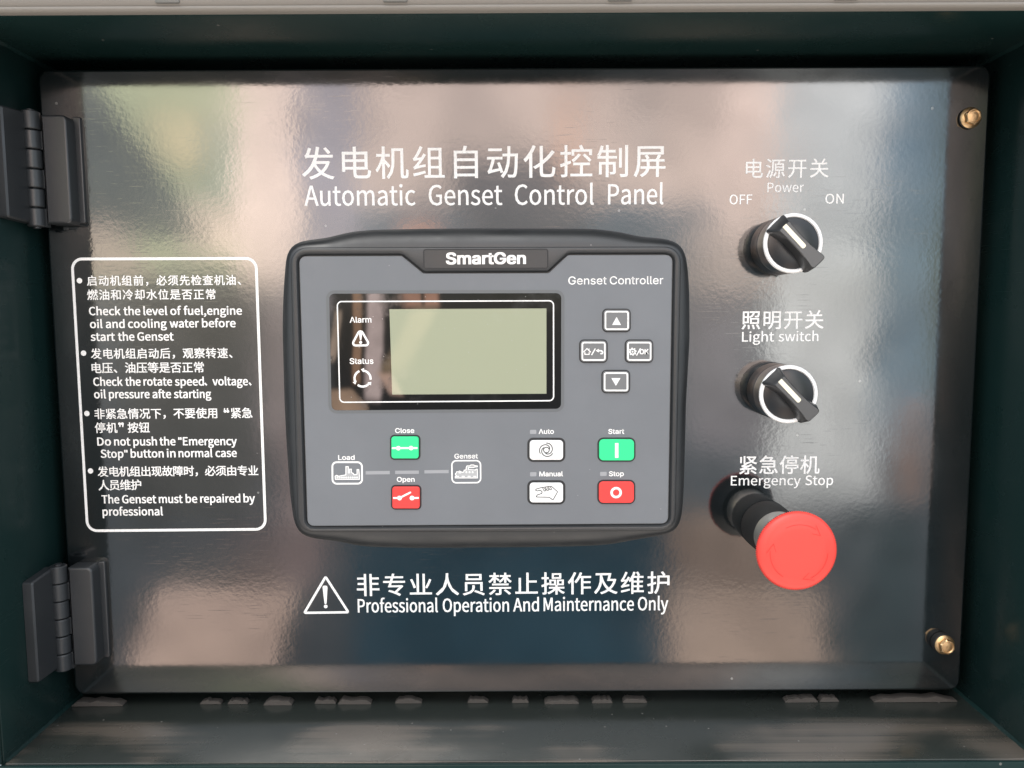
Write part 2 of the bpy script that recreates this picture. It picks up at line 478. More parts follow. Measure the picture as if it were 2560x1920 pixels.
def tree_copy(o, parent=None):
    c = o.copy(); COL.objects.link(c)
    if parent: c.parent = parent
    for ch in list(o.children): tree_copy(ch, c)
    return c

# ------------------------------------------------------------------ cabinet: the recess the door hangs in
XL, XR, ZB, ZT = -.2425, .2485, -.2128, .1290
YF, YB = -.0508, .030              # front lip, back
FL = .220                          # front flange width
cab = empty('control_cabinet', (0, YB+.002, ZB), 'dark green-black steel cabinet whose recess frames the whole panel', 'cabinet')
def wall(name, *a, m='cabinet', **k): return obj(name, box(bmesh.new(), *a, bev=.0008), M[m], cab, **k)
T = .002
wall('bottom_wall', XL, XR, YF, YB, ZB-T, ZB, m='dusty_sheen')
wall('top_wall', XL, XR, YF, YB, ZT, ZT+T)
wall('side_wall', XL-T, XL, YF, YB, ZB-T, ZT+T)
wall('side_wall', XR, XR+T, YF, YB, ZB-T, ZT+T)
wall('back_wall', XL-T, XR+T, YB+.0002, YB+.002, ZB-T, ZT+T)
# front flange round the opening
wall('front_flange', XL-FL, XR+FL, YF-.0022, YF-.0002, ZB-FL, ZB-.0004)
wall('front_flange', XL-FL, XR+FL, YF-.0022, YF-.0002, ZT+.0004, ZT+FL)
wall('front_flange', XL-FL, XL-.0004, YF-.0022, YF-.0002, ZB, ZT)
wall('front_flange', XR+.0004, XR+FL, YF-.0022, YF-.0002, ZB, ZT)
# weld beads in the corners of the recess
for x, sx in ((XL, 1), (XR, -1)):
    for z, sz in ((ZB, 1), (ZT, -1)):
        bm = bmesh.new(); w_ = .0016; pr = [(0, 0), (w_, 0), (w_*.62, w_*.28), (w_*.28, w_*.62), (0, w_)]; rows = []
        for k in range(26):
            y = YF+.001+(YB-YF-.002)*k/25; f_ = .75+.35*random.random()
            rows.append([bm.verts.new((x+sx*(a*f_-.0001), y, z+sz*(b*f_-.0001))) for a, b in pr])
        for A, B in zip(rows, rows[1:]):
            for i in range(5): bm.faces.new((A[i], A[(i+1) % 5], B[(i+1) % 5], B[i]))
        bm.faces.new(rows[0]); bm.faces.new(rows[-1][::-1])
        obj('weld_bead', bm, M['cabinet'], cab, smooth=60)
# rubber edge trim along the top lip
bm = bmesh.new()
prof = [(YF+a, ZT+b) for a, b in ((-.0002, .0003), (-.0030, .0003), (-.0042, .0010), (-.0044, .0020), (-.0038, .0026), (-.0042, .0032),
        (-.0050, .0055), (-.0046, .0085), (-.0030, .0105), (-.0002, .0108))]
vv = [[bm.verts.new((x, y, z)) for y, z in prof] for x in (XL-.06, XR+.06)]
for i in range(len(prof)):
    j = (i+1) % len(prof); bm.faces.new((vv[0][i], vv[0][j], vv[1][j], vv[1][i]))
bm.faces.new(vv[0]); bm.faces.new(vv[1][::-1])
seal = obj('edge_trim', bm, M['seal'], cab, smooth=60)
for u in (418, 988, 1550, 2115):
    x = P(u, 20, .056).x
    obj('trim_clip', box(bmesh.new(), x-.0052, x+.0052, YF-.0053, YF-.0030, ZT+.0034, ZT+.0109, bev=.0005), M['clip'], seal)
# scraps of foam gasket along the slot under the door
for (ua, ub, hh) in ((172, 300, 1.0), (492, 545, .6), (562, 612, .5), (655, 726, .9), (782, 835, .7), (842, 925, .9), (985, 1052, .8),
                     (1168, 1220, .6), (1280, 1322, .7), (1362, 1448, .8), (1482, 1533, .7), (1560, 1620, .8), (1968, 2050, .8), (2056, 2104, .7), (2190, 2400, 1.0)):
    xa, xb = P(ua, 1756).x, P(ub, 1756).x
    n = 9; top = []
    for k in range(n):
        t = k/(n-1); e = min(1, t*random.uniform(5, 30)+.1, (1-t)*random.uniform(4, 20)+.1)
        top.append((xa+(xb-xa)*t, ZB+.0004+.0030*(.4+.6*hh)*e*(.55+.45*random.random())))
    lp = [(xa, ZB+.0001)] + top + [(xb, ZB+.0001)]
    obj('gasket_strip', loft(bmesh.new(), [at(lp[::-1], -.0075), at(lp[::-1], -.002-.002*random.random())], cap0=True), M['foam'], cab)

# ------------------------------------------------------------------ the hinged instrument door
DX0, DX1, DZ0, DZ1 = -.2372, .2412, -.2048, .1220
door = empty('instrument_door', (0, 0, DZ0), 'glossy black panel door printed with white Chinese and English lettering', 'panel door')
lp = fillet([(DX0, DZ0), (DX1, DZ0), (DX1, DZ1), (DX0, DZ1)], .0055, 8)
obj('door_sheet', slab(bmesh.new(), lp, -.016, 0.0, .0012, 4), M['door'], door)
PR = .05*MM
# title
bm = bmesh.new()
text(bm, '发电机组自动化控制屏', (755.7, 448.5), (1663.5, 442), 81, PR, cjk=True, bold=.0018)
for s, a, b in (('Automatic', (761.5, 514.3), (1039, 513)), ('Genset', (1072, 512.8), (1256, 512)), ('Control', (1287, 511.8), (1484.5, 511)), ('Panel', (1520, 510.7), (1658.5, 510))):
    text(bm, s, a, b, 50, PR, bold=.0018)
obj('lettering', bm, M['ink'], door, 'large white title lettering above the controller', smooth=0)
# lower warning
bm = bmesh.new()
text(bm, '非专业人员禁止操作及维护', (892.5, 1490.5), (1673.5, 1484), 55.5, PR, cjk=True, bold=.0024)
for s, a, b in (('Professional', (894.6, 1531), (1095, 1530)), ('Operation', (1106.8, 1529.8), (1272.7, 1529)), ('And', (1283, 1528.6), (1347.5, 1528)),
                ('Mainternance', (1359, 1527.5), (1584.8, 1526)), ('Only', (1594.4, 1525.8), (1670.4, 1525.2))):
    text(bm, s, a, b, 33, PR, bold=.0030)
obj('lettering', bm, M['ink'], door, 'white warning lettering beside the triangle below the controller', smooth=0)
bm = bmesh.new()
tri = fillet([tuple(P(*q)) for q in ((814, 1442), (871, 1530.5), (761, 1532))], .0004, 3)
outline(bm, tri, 1.25*MM, PR)
sheet(bm, fillet([tuple(P(*q)) for q in ((806, 1464), (819, 1464), (816.5, 1510), (811.5, 1510))], .0009, 4), PR+.01*MM)
disc(bm, P(814.3, 1516), 1.0*MM, PR)
obj('warning_triangle', bm, M['ink'], door, smooth=0)
# the notice
bm = bmesh.new()
lp = quadpx(((180, 647.5), (640, 646), (664, 1323), (219, 1327)), 0, .0052, 8)
outline(bm, lp, 1.4*MM, PR)
notice = obj('notice_frame', bm, M['ink'], door, smooth=0)
def z1(x, y): return (150+x/4.0963, 620+y/4.0963)
def z2(x, y): return (150+x/4.0963, 980+y/4.0963)
bm = bmesh.new()
for c in (z1(200, 335), z1(242, 1077), z2(276, 220), z2(313, 808)): disc(bm, P(*c), 1.42*MM, PR)
CJ = dict(cjk=True, bold=.0042)
text(bm, '启动机组前，必须先检查机油、', z1(278, 390), z1(1855, 382), 26.2, PR, **CJ)
text(bm, '燃油和冷却水位是否正常', z1(281, 533), z1(1595, 526), 26.2, PR, **CJ)
text(bm, '发电机组启动后，观察转速、', z1(318, 1138), z1(1768, 1130), 26.6, PR, **CJ)
text(bm, '电压、油压等是否正常', z1(326, 1282), z1(1476, 1275), 26.6, PR, **CJ)
text(bm, '非紧急情况下，不要使用', z2(355, 280), z2(1612, 271), 26.6, PR, **CJ)
text(bm, '紧急', z2(1752, 268), z2(1972, 266), 26, PR, **CJ)
text(bm, '停机', z2(360, 420), z2(590, 418), 26, PR, **CJ)
text(bm, '按钮', z2(695, 417), z2(920, 415), 26, PR, **CJ)
text(bm, '发电机组出现故障时，必须由专业', z2(388, 870), z2(2032, 858), 26, PR, **CJ)
text(bm, '人员维护', z2(396, 1008), z2(835, 1003), 26, PR, **CJ)
def q_mark(cx, cy, flip):
    for k in (-1, 1):
        p = P(*z2(cx+k*15, cy)); disc(bm, p, .75*MM, PR, 10)
        s = -1 if flip else 1
        line(bm, [(p.x-s*.35*MM, p.y+s*.1*MM), (p.x-s*.1*MM, p.y+s*1.7*MM)], .6*MM, PR)
q_mark(1705, 198, False); q_mark(625, 325, True)
EN = dict(bold=.0060)
for s, a, b in (('Check', (298, 687), (622, 687)), ('the', (652, 687), (825, 686)), ('level', (856, 686), (1100, 685)), ('of', (1130, 685), (1243, 684)), ('fuel,engine', (1268, 684), (1865, 682)),
                ('oil', (308, 820), (438, 819)), ('and', (470, 819), (664, 818)), ('cooling', (697, 817), (1095, 815)), ('water', (1125, 814), (1425, 812)), ('before', (1455, 811), (1800, 810)),
                ('start', (315, 950), (565, 949)), ('the', (595, 949), (765, 948)), ('Genset', (793, 948), (1166, 946)),
                ('Check', (342, 1411), (643, 1410)), ('the', (670, 1410), (828, 1409)), ('rotate', (856, 1408), (1150, 1408)), ('speed', (1178, 1408), (1476, 1407)), ('voltage', (1562, 1406), (1926, 1405)),
                ('oil', (350, 1539), (472, 1538)), ('pressure', (502, 1538), (920, 1537)), ('afte', (948, 1537), (1140, 1536)), ('starting', (1168, 1536), (1550, 1535))):
    text(bm, s, z1(*a), z1(*b), 20.2, PR, **EN)
for x, y in ((1494, 1392), (1948, 1390)):
    p = P(*z1(x, y)); line(bm, [(p.x-.55*MM, p.y+.5*MM), (p.x+.5*MM, p.y-.7*MM)], .8*MM, PR)
for s, a, b in (('Do', (383, 548), (525, 547)), ('not', (555, 547), (722, 547)), ('push', (752, 547), (995, 546)), ('the', (1020, 546), (1185, 545)), ('Emergency', (1260, 545), (1812, 543)),
                ('Stop', (418, 673), (652, 672)), ('button', (725, 671), (1064, 669)), ('in', (1095, 668), (1185, 668)), ('normal', (1215, 667), (1563, 666)), ('case', (1593, 665), (1812, 664)),
                ('The', (428, 1140), (610, 1139)), ('Genset', (637, 1139), (988, 1137)), ('must', (1013, 1136), (1258, 1135)), ('be', (1288, 1134), (1408, 1133)), ('repaired', (1437, 1132), (1848, 1130)), ('by', (1880, 1129), (1998, 1128)),
                ('professional', (437, 1266), (1055, 1262))):
    text(bm, s, z2(*a), z2(*b), 19.8, PR, **EN)
for x, y in ((1228, 478), (675, 608)):
    for k in (-1, 1):
        p = P(*z2(x+k*10, y)); line(bm, [(p.x, p.y+.8*MM), (p.x, p.y-.6*MM)], .75*MM, PR)
obj('lettering', bm, M['ink'], notice, smooth=0)
# captions of the switches
bm = bmesh.new()
text(bm, '电源开关', (1864, 445.5), (2071, 444), 48, PR, cjk=True, bold=.0018)
text(bm, 'Power', (1918.3, 480.5), (2009.5, 479.7), 23.5, PR, bold=.0016)
text(bm, 'OFF', (1823.7, 510.8), (1880.4, 510.4), 24, PR, bold=.0016); text(bm, 'ON', (2062.8, 509), (2109, 508.6), 24, PR, bold=.0016)
obj('lettering', bm, M['ink'], door, 'thin white power switch lettering with OFF and ON', smooth=0)
bm = bmesh.new()
text(bm, '照明开关', (1853.8, 823.5), (2058.4, 822), 46.5, PR, cjk=True, bold=.0022)
text(bm, 'Light', (1854.9, 854), (1935, 853.4), 24, PR, bold=.0022); text(bm, 'switch', (1946, 853.2), (2045.8, 852.4), 24, PR, bold=.0022)
obj('lettering', bm, M['ink'], door, 'white light switch lettering', smooth=0)
bm = bmesh.new()
text(bm, '紧急停机', (1847.5, 1185.6), (2048.4, 1184), 46, PR, cjk=True, bold=.0026)
text(bm, 'Emergency', (1827, 1213.4), (2001.3, 1212.7), 23.5, PR, bold=.002); text(bm, 'Stop', (2012.7, 1212.6), (2082.6, 1212.2), 23.5, PR, bold=.002)
obj('lettering', bm, M['ink'], door, 'white emergency stop lettering', smooth=0)

# ------------------------------------------------------------------ hinges
def hinge(zc, label):
    hx_ = -.2363; rb = .0042; yc = -.0095
    t = empty('hinge', (hx_, 0, zc), label, 'hinge', 'black hinges on the left edge of the door')
    H = .0265
    # leaf screwed to the door
    lp = fillet([(hx_+.0044, zc-H), (hx_+.0172, zc-H), (hx_+.0172, zc+H), (hx_+.0044, zc+H)], [.0006, .0028, .0028, .0006], 5)
    obj('door_leaf', slab(bmesh.new(), lp, .0001, .0090, .0012, 4), M['hinge'], t)
    bm = bmesh.new(); lp = fillet([(hx_+.0160, zc-H+.001), (hx_+.0200, zc-H+.001), (hx_+.0200, zc+H+.0008), (hx_+.0160, zc+H+.0008)], .001, 3)
    slab(bm, lp, .0001, .0016, .0006, 2)
    obj('leaf_foot', bm, M['hinge'], t)
    # leaf along the side wall: outline in (y, z), thick in x
    bm = bmesh.new()
    out = fillet([(-.0296, zc-H+.0008), (-.0085, zc-H), (-.0085, zc+H+.0012), (-.0296, zc+H-.0006)], [.0014, .0012, .002, .0014], 4)
    for k, (x, ins) in enumerate(((XL+.0002, 0), (XL+.0044, 0), (XL+.0052, .0008))):
        lpk = offset(out, -ins)
        ring = [bm.verts.new((x, y, z)) for y, z in lpk]
        if k == 0: bm.faces.new(ring); first = ring
        else:
            for i in range(len(ring)): bm.faces.new((prev[i], prev[(i+1) % len(ring)], ring[(i+1) % len(ring)], ring[i]))
        prev = ring
    bm.faces.new(prev[::-1])
    obj('wall_leaf', bm, M['hinge'], t)
    n = 6; hh = 2*H+.0035; z0 = zc-hh/2
    for k in range(n):
        a = z0+hh*k/n+.00025; b = z0+hh*(k+1)/n-.00025
        bm = bmesh.new(); prof = [(rb-.0005, a), (rb, a+.0005), (rb, b-.0005), (rb-.0005, b)]
        rings = [[bm.verts.new((hx_+r*math.cos(2*math.pi*i/28), yc+r*math.sin(2*math.pi*i/28), z)) for i in range(28)] for r, z in prof]
        for A, B in zip(rings, rings[1:]):
            for i in range(28): bm.faces.new((A[i], A[(i+1) % 28], B[(i+1) % 28], B[i]))
        bm.faces.new(rings[0][::-1]); bm.faces.new(rings[-1])
        s = -1 if k % 2 else 1                                    # arm to its own leaf
        if s > 0: box(bm, hx_+.0015, hx_+.0046, yc+.0008, yc+.0040, a, b)
        else: box(bm, XL+.0050, hx_-.0012, yc+.0002, yc+.0034, a, b)
        obj('knuckle', bm, M['hinge'], t)
    bm = bmesh.new()
    rings = [[bm.verts.new((hx_+.0018*math.cos(2*math.pi*i/20), yc+.0018*math.sin(2*math.pi*i/20), z)) for i in range(20)] for z in (z0-.0006, z0+hh+.0006)]
    for i in range(20): bm.faces.new((rings[0][i], rings[0][(i+1) % 20], rings[1][(i+1) % 20], rings[1][i]))
    bm.faces.new(rings[0][::-1]); bm.faces.new(rings[1])
    obj('pin', bm, M['hinge'], t)
    return t
zu, zl = P(90, 424, .009).y, P(150, 1543, .009).y
h1 = hinge(zu, 'black hinge above the printed notice, near the top left corner of the door')
h2 = tree_copy(h1); h2.location.z = zl
h2['label'] = 'black hinge below the printed notice, near the bottom left corner of the door'

# ------------------------------------------------------------------ genset controller
D_FACE = .0132
cc = P(1212, 975, .010)
ctl = empty('generator_controller', (cc.x, 0, cc.y), 'grey faced generator controller with blank green display and coloured keys in a black housing', 'controller')
def zz(lst, ox, oy, s): return [(ox+x/s, oy+y/s) for x, y in lst]
OUT = (zz([(60, 900), (66, 650), (75, 500), (95, 280), (112, 235), (145, 185), (180, 158), (260, 138), (420, 122), (500, 103), (600, 76), (700, 60), (860, 48), (1300, 40), (1866, 35)], 690, 560, 3.4556)
       + zz([(500, 37), (950, 40), (1100, 52), (1250, 76), (1380, 108), (1480, 116), (1580, 121), (1680, 145), (1740, 190), (1775, 270), (1795, 400), (1808, 600), (1810, 1000)], 1200, 560, 3.4556)
       + zz([(2110, 0), (2100, 400), (2085, 900), (2068, 1150), (2030, 1290), (1950, 1352), (1800, 1388), (1600, 1424), (1400, 1465), (1250, 1484), (1000, 1496), (500, 1505)], 1200, 1000, 4.0963)
       + zz([(1400, 1513), (1000, 1503), (850, 1490), (720, 1462), (600, 1436), (400, 1414), (310, 1393), (240, 1340), (185, 1200), (150, 950), (110, 400), (90, 0)], 690, 1000, 4.0963))
outl = polar([tuple(P(u, v, .005)) for u, v in OUT], cc)
# soften the traced outline a little
for _ in range(3):
    outl = [tuple((Vector(outl[i-1])+2*Vector(outl[i])+Vector(outl[(i+1) % 360]))/4) for i in range(360)]
RB = polar(quadpx(((726, 619), (1703, 616.5), (1688, 1327), (745, 1330)), .0135, .008, 10), cc)
FACE = [(748, 641), (1004, 640), (1058, 684), (1372, 683), (1420, 638), (1681, 637.5), (1670, 1309), (769, 1315)]
facep = fillet([tuple(P(u, v, D_FACE)) for u, v in FACE], [.0032, .0015, .0015, .0015, .0015, .0032, .0032, .0032], 6)
FC = polar(facep, cc)
bm = bmesh.new()
loops = [at(outl, .0001), at(outl, .0042), at(offset(outl, -.0002), .0050)]
for k in range(1, 9):
    th = math.pi/2*k/8*.92; t = (1-math.cos(th))/(1-math.cos(math.pi/2*.92)); s = math.sin(th)/math.sin(math.pi/2*.92)
    loops.append([(a[0]+(b[0]-a[0])*t, a[1]+(b[1]-a[1])*t, .0050+.0085*s) for a, b in zip(offset(outl, -.0002), RB)])
loops += [at(offset(RB, -.0004), .01405), at(offset(RB, -.0010), .0143),
          at(polar(offset(facep, .0020), cc), .0143), at(polar(offset(facep, .0014), cc), .0141), at(polar(offset(facep, .0004), cc), .0124)]
loft(bm, loops, cap1=False)
vv = bm.verts[:][-360:]; bm.verts.ensure_lookup_table()
bm.faces.new(vv)
obj('housing', bm, M['housing'], ctl, smooth=28)
obj('faceplate', slab(bmesh.new(), facep, .01245, D_FACE, .00025, 2), M['face'], ctl)
# nameplate
DN = .0143
npl = quadpx(((1060, 625), (1368.5, 624), (1368.5, 669.5), (1061, 670.5)), DN, .0010, 4)
bm = bmesh.new(); outline(bm, npl, .55*MM, DN+.03*MM)
nm = obj('nameplate', slab(bmesh.new(), npl, DN-.0003, DN+.00018, .00010, 1), M['housing'], ctl)
gr = bmesh.new(); outline(gr, offset(npl, .00025), .5*MM, DN+.02*MM); obj('groove', gr, M['gap'], nm, smooth=0); bm.free()
bm = bmesh.new(); text(bm, 'SmartGen', (1114.8, 660.5), (1315, 659.5), 28.5, DN+.00024, fnt='inter', bold=.0251, ref='S')
obj('lettering', bm, M['ink_warm'], nm, smooth=0)

# window and display
def zA(x, y): return (690+x/3.4556, 560+y/3.4556)
def zB(x, y): return (1200+x/3.4556, 560+y/3.4556)
GL = [zA(460, 602), zB(702, 597), zB(700, 1596), zA(481, 1610)]
bv = offset(quadpx(GL, D_FACE, .0026, 6), .0016)
DW = D_FACE+.00005
bm = bmesh.new(); sheet(bm, bv, DW)
win = obj('display_window', slab(bmesh.new(), quadpx(GL, D_FACE, .0026, 6), D_FACE-.0002, D_FACE+.00012, .00005, 1), M['glass'], ctl)
obj('window_surround', bm, M['bevel'], ctl, smooth=0)
DG = D_FACE+.00012
bm = bmesh.new(); sheet(bm, quadpx((zA(980, 736), zB(574, 729), zB(574, 1466), zA(1004, 1473)), DG), DG+.00004)
obj('lcd_screen', bm, M['lcd'], win, smooth=0)
bm = bmesh.new(); outline(bm, quadpx((zA(529, 670), zB(635, 663), zB(636, 1526), zA(552, 1540)), DG, .0022, 6), .62*MM, DG+.00005)
obj('window_border', bm, M['ink'], win, smooth=0)
bm = bmesh.new()
text(bm, 'Alarm', zA(637, 853), zA(825, 851), 14.5, DG+.00005, fnt='inter', bold=.012)
text(bm, 'Status', zA(637, 1210), zA(842, 1208), 14.5, DG+.00005, fnt='inter', bold=.012)
obj('lettering', bm, M['ink'], win, smooth=0)
bm = bmesh.new()
def PA(x, y): return tuple(P(*zA(x, y), DG))
outline(bm, fillet([PA(729, 905), PA(811, 1048), PA(652, 1050)], .0012, 4), 1.0*MM, DG+.00005)
sheet(bm, fillet([PA(716, 936), PA(745, 936), PA(737, 1005), PA(726, 1005)], .0008, 4), DG+.00006); disc(bm, PA(732, 1023), .75*MM, DG+.00005)
obj('alarm_symbol', bm, M['ink'], win, smooth=0)
bm = bmesh.new(); c0 = Vector(PA(748, 1335)); r_ = 4.05*MM
for k in range(3):
    a0 = math.radians(90-10+120*k); a1 = a0-math.radians(88)
    arc = [tuple(c0+Vector((math.cos(a0+(a1-a0)*i/12), math.sin(a0+(a1-a0)*i/12)))*r_) for i in range(13)]
    line(bm, arc, 1.05*MM, DG+.00005)
    e = Vector((math.cos(a0), math.sin(a0))); tg = Vector((-e.y, e.x))
    sheet(bm, [tuple(c0+e*(r_-.9*MM)), tuple(c0+e*(r_+1.3*MM)), tuple(c0+e*(r_+.4*MM)+tg*1.5*MM)], DG+.00006+lift())
obj('status_symbol', bm, M['ink'], win, smooth=0)

# printing on the faceplate
PF = D_FACE+.00004
bm = bmesh.new()
text(bm, 'Genset', (1420.8, 711.3), (1516.5, 710.9), 20, PF, fnt='inter', bold=.004); text(bm, 'Controller', (1524.5, 710.9), (1658, 710.3), 20, PF, fnt='inter', bold=.004)
obj('lettering', bm, M['ink'], ctl, smooth=0)
kw = dict(fnt='inter', bold=.016)
for s, a, b in (('Close', (987.9, 1082.7), (1036, 1082.5)), ('Load', (845.5, 1150), (886.8, 1149.7)), ('Open', (992.2, 1204.7), (1036.7, 1204.5)), ('Genset', (1136, 1146.7), (1195, 1146.3)),
                ('Auto', (1346.5, 1084.8), (1384.8, 1084.6)), ('Manual', (1348.4, 1191), (1407.5, 1190.7)), ('Start', (1520.6, 1084.9), (1560.6, 1084.7)), ('Stop', (1522.2, 1190.5), (1559.6, 1190.3))):
    bm = bmesh.new(); text(bm, s, a, b, 12.3, PF, **kw); obj('caption', bm, M['ink'], ctl, smooth=0)
def zE(x, y): return (690+x/4.0963, 1000+y/4.0963)
def zF(x, y): return (1200+x/4.0963, 1000+y/4.0963)
def PE(x, y): return tuple(P(*zE(x, y), D_FACE))
def PFx(x, y): return tuple(P(*zF(x, y), D_FACE))
# mimic diagram
for pts in (((918, 728), (1165, 726), (1165, 760), (918, 763)), ((1220, 724), (1463, 722), (1463, 756), (1220, 758)), ((1520, 719), (1768, 716), (1768, 749), (1520, 752))):
    bm = bmesh.new(); sheet(bm, [PE(*q) for q in pts], PF); obj('mimic_light', bm, M['led'], ctl, smooth=0)
for pts in (((512, 306), (577, 305), (577, 347), (512, 348)), ((513, 739), (578, 738), (578, 781), (513, 782)), ((1230, 736), (1297, 735), (1297, 777), (1230, 778))):
    bm = bmesh.new(); sheet(bm, fillet([PFx(*q) for q in pts], .0004, 3), PF); obj('indicator_light', bm, M['led'], ctl, smooth=0)
bm = bmesh.new(); outline(bm, fillet([PE(577, 637), PE(880, 637), PE(881, 856), PE(579, 857)], .0022, 6), .85*MM, PF)
lsy = obj('load_symbol', bm, M['ink'], ctl, smooth=0)
fac = [(608, 812), (606, 780), (622, 770), (640, 780), (716, 766), (716, 682), (741, 682), (741, 746), (753, 746), (753, 708), (772, 708), (772, 742), (792, 752), (800, 766), (830, 760), (830, 712), (848, 712), (854, 770), (854, 812)]
bm = bmesh.new(); sheet(bm, [PE(*q) for q in fac], PF); obj('factory_fill', bm, M['icon_fill'], lsy, smooth=0)
bm = bmesh.new(); line(bm, [PE(*q) for q in fac], .42*MM, PF+.00003, closed=True)
for k in range(10): disc(bm, PE(630+k*22.3, 793), .42*MM, PF+.00003, 10)
obj('factory_outline', bm, M['ink'], lsy, smooth=0)
bm = bmesh.new(); outline(bm, fillet([PE(1801, 622), PE(2094, 620), PE(2096, 846), PE(1803, 848)], .0022, 6), .7*MM, PF)
gsy = obj('genset_symbol', bm, M['ink'], ctl, smooth=0)
eng = [(1836, 798), (1836, 784), (1846, 784), (1846, 772), (1838, 766), (1838, 752), (1848, 746), (1850, 734), (1868, 734), (1880, 726), (1892, 734), (1912, 740), (1924, 736), (1926, 718), (1946, 716), (1948, 690), (1956, 674), (1985, 674), (1996, 664), (2024, 664), (2034, 672), (2062, 674), (2062, 684), (2034, 686), (2024, 692), (1996, 692), (1972, 690), (1970, 712), (2044, 716), (2050, 708), (2062, 708), (2064, 798)]
bm = bmesh.new(); sheet(bm, [PE(*q) for q in eng], PF); obj('engine_fill', bm, M['icon_fill'], gsy, smooth=0)
bm = bmesh.new(); line(bm, [PE(*q) for q in eng], .40*MM, PF+.00003, closed=True)
for x in (1950, 1982, 2014): line(bm, [PE(x-8, 739), PE(x+8, 739)], .9*MM, PF+.00003)
line(bm, [PE(1870, 744), PE(1896, 744)], .6*MM, PF+.00003)
for x in (1860, 1920, 1980, 2040): line(bm, [PE(x-18, 782), PE(x+12, 782)], .55*MM, PF+.00003)
obj('engine_outline', bm, M['ink'], gsy, smooth=0)

# keys
DKEY = D_FACE+.0011
def button(quad, m, label, inset, r=.0022, key_r=None):
    q = fillet([tuple(P(u, v, D_FACE)) for u, v in quad], r, 6)
    well = bmesh.new(); sheet(well, q, PF)
    cen = sum((Vector(p) for p in q), Vector((0, 0)))/len(q)
    b = obj('button', slab(bmesh.new(), offset(q, -inset), D_FACE, DKEY, .0003, 3), m, ctl, label)
    obj('button_gap', well, M['gap'], b, smooth=0)
    return b, q
def zb(x0, y0, x1, y1, f): return [f(x0, y0), f(x1, y0), f(x1, y1), f(x0, y1)]
SK = DKEY+.00004
def sym(b, bm, m='ink', nm='symbol'): obj(nm, bm, M[m], b, smooth=0)
def PB(x, y): return tuple(P(*zB(x, y), DKEY))
def arrowkey(box_, label):
    b, q = button(zb(*box_, zB), M['key'], label, .0006, .0024)
    bm = bmesh.new(); outline(bm, offset(q, -.00155), .75*MM, SK); sym(b, bm, nm='key_border')
    return b
b = arrowkey((1055, 731, 1303, 935), 'grey key with white up arrow')
bm = bmesh.new(); sheet(bm, [PB(1180, 803), PB(1218, 872), PB(1141, 872)], SK); sym(b, bm)
b = arrowkey((1048, 1260, 1297, 1462), 'grey key with white down arrow')
bm = bmesh.new(); sheet(bm, [PB(1135, 1331), PB(1213, 1331), PB(1174, 1398)], SK); sym(b, bm)
b = arrowkey((856, 997, 1103, 1200), 'grey key with white house and return arrow')
bm = bmesh.new()
line(bm, [PB(893, 1108), PB(924, 1076), PB(957, 1108)], .45*MM, SK)
line(bm, [PB(906, 1108), PB(906, 1126), PB(943, 1126), PB(943, 1108)], .45*MM, SK)
line(bm, [PB(942, 1076), PB(942, 1088)], .42*MM, SK)
line(bm, [PB(964, 1132), PB(996, 1076)], .55*MM, SK)
sheet(bm, [PB(1000, 1094), PB(1026, 1078), PB(1026, 1110)], SK+.00003)
line(bm, [PB(1024, 1094), PB(1046, 1095), PB(1057, 1101), PB(1060, 1110), PB(1056, 1119), PB(1040, 1121)], .7*MM, SK)
sym(b, bm)
b = arrowkey((1249, 997, 1497, 1200), 'grey key with white gear and OK')
bm = bmesh.new(); c0 = Vector(PB(1318, 1103)); NG = 64
def gr_(k):
    return 2.0*MM if (k % 8) < 4 else 1.55*MM
ringo = [tuple(c0+Vector((math.cos(2*math.pi*k/NG), math.sin(2*math.pi*k/NG)))*gr_(k)) for k in range(NG)]
ringi = [tuple(c0+Vector((math.cos(2*math.pi*k/NG), math.sin(2*math.pi*k/NG)))*1.0*MM) for k in range(NG)]
A = [bm.verts.new((p[0], -SK, p[1])) for p in ringo]; B = [bm.verts.new((p[0], -SK, p[1])) for p in ringi]
for i in range(NG): bm.faces.new((A[i], A[(i+1) % NG], B[(i+1) % NG], B[i]))
disc(bm, tuple(c0), .45*MM, SK)
line(bm, [PB(1352, 1136), PB(1386, 1074)], .5*MM, SK)
text(bm, 'OK', zB(1378, 1124), zB(1456, 1123), 12, SK, fnt='inter', bold=.0202)
sym(b, bm)
# breaker keys
b, q = button(zb(1168, 356, 1480, 612, zE), M['green'], 'green key that closes the breaker', .0008)
bm = bmesh.new(); y = 489
line(bm, [PE(1190, y), PE(1452, y-1)], .95*MM, SK); disc(bm, PE(1256, y), 1.15*MM, SK+.00004); disc(bm, PE(1386, y-1), 1.15*MM, SK+.00004); sym(b, bm)
b, q = button(zb(1178, 869, 1490, 1122, zE), M['red'], 'red key that opens the breaker', .0008)
bm = bmesh.new(); y = 998
line(bm, [PE(1203, y), PE(1268, y)], .95*MM, SK); line(bm, [PE(1268, y), PE(1378, 942)], .95*MM, SK); disc(bm, PE(1378, 942), .48*MM, SK)
disc(bm, PE(1268, y), 1.2*MM, SK+.00005); disc(bm, PE(1396, y), 1.2*MM, SK+.00004); line(bm, [PE(1396, y), PE(1465, y-1)], .95*MM, SK); sym(b, bm)
